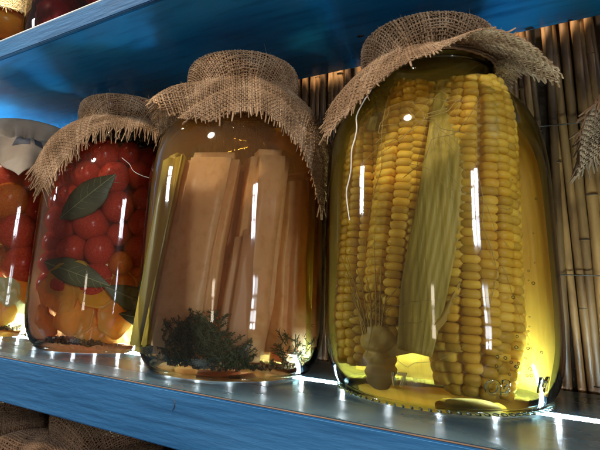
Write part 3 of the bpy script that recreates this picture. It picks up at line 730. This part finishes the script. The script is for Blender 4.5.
def bay(j, f, p0, p1, w, label, seed=0, inset=.0031):
    n_ = 12; q = np.linspace(0, 1, n_); pts = []
    for s in q:
        u = p0[0] + (p1[0] - p0[0]) * s; z = p0[1] + (p1[1] - p0[1]) * s; R_ = float(jar_r(z)) - inset; u = max(min(u, R_ * .96), -R_ * .96); pts.append(tuple(at(j, f, u, sqrt(R_ * R_ - u * u), z)))
    um = (p0[0] + p1[0]) / 2 / .073
    t = tag(empty('bay_leaf', pts[0]), label, 'bay leaf')
    rel = [tuple(np.array(p) - np.array(pts[0])) for p in pts]; h = hint(f, um, sqrt(max(0, 1 - um * um)))
    strip(rel, [.0004, w * .55, w * .85, w, w * .97, w * .8, w * .45, .0004], h, 'blade', 'bay', cup=.22, nw=13, parent=t, ragged=.03, seed=seed)
    rr = np.array(rel) + np.array(h) * .0006; d0 = rr[-1] - rr[0]; sd = np.cross(d0 / np.linalg.norm(d0), h); cs = [rr]; rd = [.0005]
    for s in np.linspace(.15, .85, 7):
        b = rr[0] + (rr[-1] - rr[0]) * s; b = np.array([np.interp(s, q, rr[:, i]) for i in range(3)])
        for g in (-1, 1): cs.append(np.stack([b, b + sd * g * w * .35 + d0 * .05, b + sd * g * w * .6 + d0 * .11 - np.array(h) * .0012])); rd.append(.00018)
    V, F = tubes(cs, rd, 4); mesh_obj('vein', V, F, M['bay_vein'], t)
bay(J3, F3, (-.050, .120), (-.004, .165), .0155, 'green bay leaf flat on the glass high in the tomato jar', 1)
bay(J3, F3, (-.060, .080), (.002, .060), .0115, 'dark bay leaf lying low across the tomato jar above the yellow slices', 2)
bay(J3, F3, (-.004, .060), (.062, .034), .0125, 'olive bay leaf low on the right of the tomato jar', 3, .0045)
bay(J3, F3, (.012, .036), (.068, .024), .0105, 'smallest pale bay leaf near the foot of the tomato jar', 4)
bay(J4, F4, (.02, .115), (.062, .14), .012, 'dark bay leaf on the glass of the leftmost jar', 5)

def slice_ring(j, f, u, z, rad, tilt, mat, label, group, seed, inset=.006, cat='onion slice', name='onion_slice', hole=.0):
    r = np.random.default_rng(seed); R_ = float(jar_r(max(z, .012))) - inset; w = sqrt(max(R_ * R_ - u * u, 1e-6))
    nth_, V = 30, []
    rings_ = [0.0001, .2, .4, .55, .7, .82, .92, .98, 1.0]
    for sg in (1, -1):
        for i, q in enumerate(rings_):
            for k in range(nth_):
                a = 2 * pi * k / nth_; rr = rad * q * (1 + .16 * sin(2 * a + seed) + .09 * sin(3 * a + 2 * seed) + .05 * sin(7 * a + seed)); hgt = (.0014 + .0003 * sin(i * 2.1)) * (1 if q < .99 else .5)
                V.append((rr * cos(a), sg * hgt + .0022 * sin(a * 2 + seed) * q + .0009 * sin(a * 5 + 2 * seed) * q, rr * sin(a)))
    n_ = len(rings_); F = []
    for sg in (0, 1):
        o = sg * n_ * nth_
        for i in range(n_ - 1):
            for k in range(nth_):
                q4 = (o + i * nth_ + k, o + i * nth_ + (k + 1) % nth_, o + (i + 1) * nth_ + (k + 1) % nth_, o + (i + 1) * nth_ + k); F.append(q4 if sg else q4[::-1])
    o = n_ * nth_; b = (n_ - 1) * nth_
    for k in range(nth_): F.append((b + k, b + (k + 1) % nth_, o + b + (k + 1) % nth_, o + b + k))
    ob = mesh_obj(name, V, F, M[mat]); ob.location = at(j, f, u, w - .003, z); ob.rotation_euler = (tilt, r.uniform(-.5, .5), f + pi / 2 + math.asin(max(-1, min(1, u / .077))))
    tag(ob, label, cat, group); return ob
r = np.random.default_rng(21)
for k, (u, z, rad, tl, mt) in enumerate([(-.035, .062, .022, .35, 'onion'), (.0, .060, .023, -.3, 'pepper_y'), (.02, .024, .022, .4, 'onion'), (-.045, .052, .019, .1, 'onion'), (-.026, .036, .020, -.2, 'onion'), (-.006, .048, .018, .2, 'pepper_y'), (.012, .034, .019, 0, 'onion'), (.032, .044, .016, .3, 'pepper_y'),
                                     (.05, .030, .014, -.1, 'onion'), (-.052, .026, .014, .3, 'pepper_y'), (-.010, .022, .015, -.3, 'onion'), (.026, .02, .013, .1, 'onion'), (.044, .05, .012, .1, 'onion')]):
    slice_ring(J3, F3, u, z, rad, tl, mt, 'glowing yellow onion or pepper slice at the foot of the tomato jar', 'yellow slices in the tomato jar', k, .0095 + .004 * (k % 3))
for k in range(9):
    u = -.02 + .085 * (k % 5) / 4 * .95; z = .024 + .026 * (k // 5) + .004 * (k % 2)
    slice_ring(J4, F4, min(u, .062), z, .016, r.uniform(-.3, .3), 'onion' if k % 2 else 'cabbage', 'pale yellow slice low in the leftmost jar', 'pale slices in the leftmost jar', 40 + k, .006 + .003 * (k % 3))
# inner mass behind the slices so the foot is filled
def heap(j, z0, z1, n, rad, mat, label, name, seed, rmax=.06):
    r = np.random.default_rng(seed); Vs, Fs, n0 = [], [], 0
    for k in range(n):
        a = r.uniform(0, 6.28); q = rmax * sqrt(r.uniform(0, 1)); c = np.array([j[0] + q * cos(a), j[1] + q * sin(a), r.uniform(z0, z1)]); s = rad * r.uniform(.6, 1.2)
        Vs.append(IV * (s * r.uniform(.6, 1.3, 3)) + c); Fs.append(IF + n0); n0 += len(IV)
    return tag(mesh_obj(name, np.concatenate(Vs), np.concatenate(Fs), M[mat]), label, name.replace('_', ' '), kind='stuff')
heap(J4, .016, .03, 14, .012, 'onion', 'chopped onion heaped in the foot of the leftmost jar', 'chopped_onion', 5, .052)
def seeds(j, f, u0, u1, n, label, seed):
    r = np.random.default_rng(seed); Vs, Fs, n0 = [], [], 0
    for k in range(n):
        u = r.uniform(u0, u1); z = .0075 + abs(r.normal(0, .0025)); R_ = float(jar_r(z)) - .005 - abs(r.normal(0, .004)); c = np.array(at(j, f, u, sqrt(max(R_ * R_ - u * u, 1e-6)), z)); s = r.uniform(.0007, .0013)
        Vs.append(IV * s + c); Fs.append(IF + n0); n0 += len(IV)
    tag(mesh_obj('mustard_seeds', np.concatenate(Vs), np.concatenate(Fs), M['seed']), label, 'seeds', kind='stuff')
seeds(J3, F3, -.05, .0, 240, 'brown mustard seeds settled at the foot of the tomato jar', 6)
seeds(J4, F4, .0, .05, 120, 'brown seeds settled at the foot of the leftmost jar', 7)
seeds(J2, F2, -.045, .05, 260, 'pale brown sediment and seeds at the foot of the amber jar', 8)
# corn in the jar at the right edge
for k, (u, w) in enumerate([(-.04, .02), (.0, .042), (.04, .02), (0, -.03)]):
    o = make_cob(J5, F5, (u, w, .01), (u, w, .195), .023, 'corn cob in the jar beyond the right picture edge', 12, 20 + k); o['group'] = 'corn cobs in the jar at the right edge'

# ------------------------------------------------------------------ CLOTH COVERS
# key: (angle from front, +right; tilt at neck; tilt mid; tilt end; drift)
GC = 'burlap covers on the large jars'
burlap_cover(J1, F1, 'frayed tan burlap over the lid of the corn jar, corners flared left and right', GC,
             [(-110, 25, 62, 74, 0), (-80, 38, 66, 80, -3), (-50, 42, 66, 76, -4), (-25, 44, 62, 70, -3), (0, 36, 40, 46, 0), (20, 14, 10, 20, 2), (42, 12, 46, 80, 4), (65, 22, 74, 90, 2), (100, 10, 70, 85, 0), (140, 20, 60, 70, 0), (180, 20, 60, 70, 0)],
             half=(.100, .110), off=(-.006, -.005), rot=.17, trim=lambda u, v, q: (u < .02) | (np.hypot(u, v) < .119 + q), seed=3, waves=(.03, 6), fringe=.0065)
burlap_cover(J2, F2, 'frayed tan burlap over the squash jar lid with one long corner hanging on its right', GC,
             [(-85, 8, 40, 55, 0), (-55, 12, 55, 80, 0), (-38, 44, 72, 84, 0), (-18, 50, 70, 84, 0), (6, 50, 60, 66, 0), (24, 48, 72, 86, 0), (45, 46, 80, 90, 0), (70, 35, 75, 90, 0), (110, 20, 60, 80, 0), (180, 15, 50, 70, 0), (-130, 10, 45, 60, 0)],
             half=(.134, .122), off=(.022, .0), rot=radians(4), trim=lambda u, v, q: (u > 0) | (np.hypot(u, v) < .124 + q), seed=5, waves=(.03, 6), fringe=.007)
burlap_cover(J3, F3, 'frayed tan burlap over the tomato jar, its long fringe slanting down to the left', GC,
             [(-110, 26, 72, 90, 0), (-70, 28, 74, 90, 0), (-40, 30, 74, 90, 0), (-10, 26, 68, 86, 0), (20, 14, 50, 70, 0), (60, 5, 30, 50, 0), (120, 20, 60, 80, 0), (180, 15, 60, 80, 0)],
             half=(.124, .118), off=(-.022, .0), rot=radians(-6), seed=8, fringe=.015, waves=(.03, 6))
burlap_cover(J5, F5, 'frayed burlap corner poking in at the right picture edge, shade put into its colour', GC,
             [(-120, 8, 34, 60, 0), (-80, 5, 30, 62, 0), (-40, 15, 50, 70, 0), (0, 20, 50, 70, 0), (80, 20, 60, 80, 0), (180, 20, 60, 80, 0)],
             half=(.135, .135), off=(-.028, .0), rot=radians(48), mat='burlap_dark_and_shaded', seed=9, waves=(.05, 5))  # this cover's shade is put into its colour by the dark jute

def sheet_cover(loc, front, label, keys, half, off, rot, mat, seed):
    t = tag(empty('cloth_cover', loc, front + pi / 2), label, 'cloth cover')
    ev = cloth_surface(keys, seed, gather=.003, ngather=15, waves=(.17, 9)); n = 150; q = np.linspace(-1, 1, n); U, Vv = np.meshgrid(q * half, q * half, indexing='ij')
    u = (U * cos(rot) - Vv * sin(rot) + off[0]).ravel(); v = (U * sin(rot) + Vv * cos(rot) + off[1]).ravel()
    P, nn = ev(u, v); A = P + nn * .0009; B = P + nn * .0003
    i, j = np.meshgrid(np.arange(n - 1), np.arange(n - 1), indexing='ij'); a = (i * n + j).ravel()
    F = np.stack([a, a + n, a + n + 1, a + 1], 1); F2 = F[:, ::-1] + n * n
    e = []
    for k in range(n - 1):
        for p_, q_ in ((k, k + 1), ((n - 1) * n + k + 1, (n - 1) * n + k), (k * n + n, k * n), (k * n + n - 1, k * n + 2 * n - 1)): e.append((p_, q_, q_ + n * n, p_ + n * n))
    mesh_obj('cloth', np.concatenate([A, B]), np.concatenate([F, F2, np.array(e)]), M[mat], t)
    return t, ev
t4, ev4 = sheet_cover(J4, F4, 'smooth pale calico cover with dark printing on the leftmost jar', [(-90, 20, 60, 80, 0), (0, 15, 48, 70, 0), (50, 15, 45, 65, 0), (100, 15, 55, 80, 0), (180, 20, 60, 80, 0)], .112, (.0, .0), .75, 'calico', 12)
# dark bars on it
Vp, Fp, k = [], [], 0
for (a0, s0, a1, s1) in [(-12, .082, 2, .104), (6, .082, 14, .100), (18, .084, 20, .104)]:
    n_ = 8
    for i in range(n_):
        for m in range(n_):
            aa = radians(a0 + (a1 - a0) * i / (n_ - 1)); ss = s0 + (s1 - s0) * m / (n_ - 1); p_, nn = ev4(np.array([ss * sin(aa)]), np.array([-ss * cos(aa)])); Vp.append(tuple(p_[0] + nn[0] * .0013))
    for i in range(n_ - 1):
        for m in range(n_ - 1): a = k + i * n_ + m; Fp.append((a, a + 1, a + n_ + 1, a + n_))
    k += n_ * n_
mesh_obj('marks', Vp, Fp, M['print'], t4)

# loose threads
def thread(j, f, pts, rad, mat, label, seed, jitter=.0012):
    r = np.random.default_rng(seed); P = np.array([tuple(at(j, f, *p)) for p in pts]); d = np.r_[0, np.cumsum(np.linalg.norm(np.diff(P, axis=0), axis=1))]; tt = np.linspace(0, d[-1], 50)
    P = np.stack([np.interp(tt, d, P[:, i]) + smooth_rand(50, 12, jitter, r) for i in range(3)], 1)
    for _ in range(3): P[1:-1] = (P[:-2] + 2 * P[1:-1] + P[2:]) / 4
    V, F = tubes([P], [rad], 6); tag(mesh_obj('loose_thread', V, F, M[mat]), label, 'thread')
thread(J1, F1, [(-.036, .055, .2045), (-.040, .060, .1935), (-.046, .058, .18), (-.049, .0605, .150), (-.054, .0565, .125), (-.052, .0585, .108)], .00042, 'white_thread', 'pale loose thread dangling down the left of the corn jar', 1)
thread(J3, F3, [(.0, .074, .182), (.015, .0755, .168), (.03, .0735, .163), (.05, .061, .162)], .0003, 'white_thread', 'white thread hanging across the right of the tomato jar', 2, .0006)

# ------------------------------------------------------------------ jars on the upper shelf and jars below
ZU = H + T2 + .0012
GU = 'jars standing on the upper shelf'
JU1, JU2 = (-.632, .085, ZU), (-.472, .088, ZU)
FU1, FU2 = fr(JU1), fr(JU2)
ju1 = make_jar(JU1, 'glowing amber jar on the upper shelf at the top left corner', GU, B_GOLD, .2, FU1)
ju2 = make_jar(JU2, 'dark red jar on the upper shelf right of the amber jar', GU, B_WINE, .2, FU2)
burlap_cover(JU1, FU1, 'pale golden burlap hanging over the amber jar above', 'burlap covers above', [(-90, 30, 70, 88, 0), (0, 30, 72, 88, 0), (60, 30, 72, 88, 0), (180, 30, 70, 88, 0)], half=(.235, .235), off=(-.02, 0), rot=.6, mat='burlap_pale', seed=14, fuzz=0, pitch=.003)
heap(JU1, .02 + ZU, .16 + ZU, 60, .02, 'pepper_y', 'orange pepper pieces filling the amber jar above', 'pepper_pieces', 15, .05)
heap(JU2, .02 + ZU, .16 + ZU, 60, .02, 'wine_fruit', 'dark red fruit filling the red jar above', 'red_fruit', 16, .05)
GB = 'burlap covered jars on the bottom shelf'
for k, (x, sd, lab, lc) in enumerate([(-.545, 31, 'jar below the shelf at the far bottom left under dark burlap', 'dark brown burlap cover at the bottom left corner below the shelf'),
                                      (-.375, 32, 'jar below the shelf in the middle of the three under dark burlap', 'dark brown burlap cover below the shelf between two others'),
                                      (-.215, 33, 'jar below the shelf furthest right of the three under burlap', 'dark brown burlap cover below the shelf furthest to the right')]):
    jb = (x, .085, -.30); fb = atan2(CAM[1] - jb[1], CAM[0] - jb[0])
    make_jar(jb, lab, GB, B_GREEN, .2, fb)
    burlap_cover(jb, fb, lc, 'burlap covers below the shelf', [(-90, 10, 50, 70, 0), (-30, 20, 60, 70, 0), (20, 5, 40, 60, 0), (90, 15, 50, 70, 0), (180, 15, 60, 70, 0)], half=(.12, .12), off=(0, 0), rot=.5 * k, mat='burlap_dark_and_shaded', seed=sd, fuzz=300)
    heap((jb[0], jb[1], 0), -.28, -.12, 50, .018, 'pepper_y', 'vegetable pieces inside a jar on the bottom shelf', 'vegetable_pieces', 40 + k, .052)

# ------------------------------------------------------------------ LIGHT
def area(name, direction, elev, dist, w, h, power, color):
    """a window or lamp of the room in front of the shelves"""
    a = radians(direction)                      # 0 = straight out (-Y), + to the right
    p = Vector((-.25 + dist * sin(a) * cos(radians(elev)), .1 - dist * cos(a) * cos(radians(elev)), .12 + dist * sin(radians(elev))))
    ld = bpy.data.lights.new(name, 'AREA'); ld.shape = 'ELLIPSE' if 'ceiling' in name else 'RECTANGLE'; ld.size = w; ld.size_y = h; ld.energy = power; ld.color = color
    o = bpy.data.objects.new(name, ld); C.objects.link(o); o.location = p
    o.rotation_euler = (Vector((-.25, .1, .12)) - p).to_track_quat('-Z', 'Y').to_euler(); return o
def window(direction, elev, dist, cols, power, color, seed):
    """a window seen as panes: each pane of sky gives its own light"""
    r = np.random.default_rng(seed); rows = cols[1]
    for c in range(cols[0]):
        for k in range(rows):
            area('window_pane_light', direction + (c - (cols[0] - 1) / 2) * 3.1, elev + (k - (rows - 1) / 2) * 3.1, dist, r.uniform(.08, .13), r.uniform(.09, .14), power * r.uniform(.25, 1.6) / (cols[0] * rows), color)
window(-57, 14, 2.6, (2, 3), 30, (.80, .90, 1.0), 1)
window(56, 9, 2.4, (2, 3), 14, (.82, .90, 1.0), 2)
window(60, -6, 2.4, (2, 4), 6, (.85, .92, 1.0), 3)
window(14, -5, 2.4, (1, 3), 1.2, (1, .85, .65), 4)
area('ceiling_lamp', -8, 44, 2.6, .28, .28, 44, (1.0, .86, .68))
area('ceiling_lamp', -75, 45, 2.0, .2, .2, 14, (1.0, .82, .6))
ld = bpy.data.lights.new('upper_shelf_lamp', 'AREA'); ld.shape = 'DISK'; ld.size = .12; ld.energy = 36; ld.color = (1, .82, .58)
o = bpy.data.objects.new('upper_shelf_lamp', ld); C.objects.link(o); o.location = (-.25, -.03, .95); o.rotation_euler = (Vector((-.6, .06, .4)) - o.location).to_track_quat('-Z', 'Y').to_euler()
w = bpy.data.worlds.new('World'); S.world = w; w.use_nodes = True
bg = w.node_tree.nodes['Background']; bg.inputs[0].default_value = (.82, .76, .70, 1); bg.inputs[1].default_value = .18

# ------------------------------------------------------------------ CAMERA
yaw, pit, rol, f = .5669836, .22084417, .03917616, 491.7
v = Vector((-sin(yaw) * cos(pit), cos(yaw) * cos(pit), sin(pit))); rr = Vector((cos(yaw), sin(yaw), 0)); uu = rr.cross(v)
r2 = rr * cos(rol) + uu * sin(rol); u2 = -rr * sin(rol) + uu * cos(rol)
cd = bpy.data.cameras.new('camera'); co = bpy.data.objects.new('camera', cd); C.objects.link(co)
mw = Matrix((r2, u2, -v)).transposed().to_4x4(); mw.translation = Vector((0, -.25277, .06507)); co.matrix_world = mw
cd.sensor_width = 36; cd.lens = f / 600 * 36; cd.shift_x = 32.7 / 600; cd.shift_y = -47.7 / 600; cd.clip_start = .01; cd.clip_end = 50
cd.dof.use_dof = False
S.camera = co

S.render.engine = 'CYCLES'
cy = S.cycles
cy.use_denoising = True
try: cy.denoiser = 'OPENIMAGEDENOISE'
except Exception: pass
cy.use_adaptive_sampling = True; cy.adaptive_threshold = .03; cy.adaptive_min_samples = 20; cy.max_bounces = 8; cy.transparent_max_bounces = 40; cy.diffuse_bounces = 3; cy.glossy_bounces = 3; cy.transmission_bounces = 8; cy.volume_bounces = 1
cy.sample_clamp_indirect = 4; cy.blur_glossy = .5; cy.caustics_reflective = True; cy.caustics_refractive = True
S.view_settings.view_transform = 'Standard'; S.view_settings.look = 'None'; S.view_settings.gamma = 1; S.view_settings.exposure = .4
S.render.resolution_x = 1024; S.render.resolution_y = 768
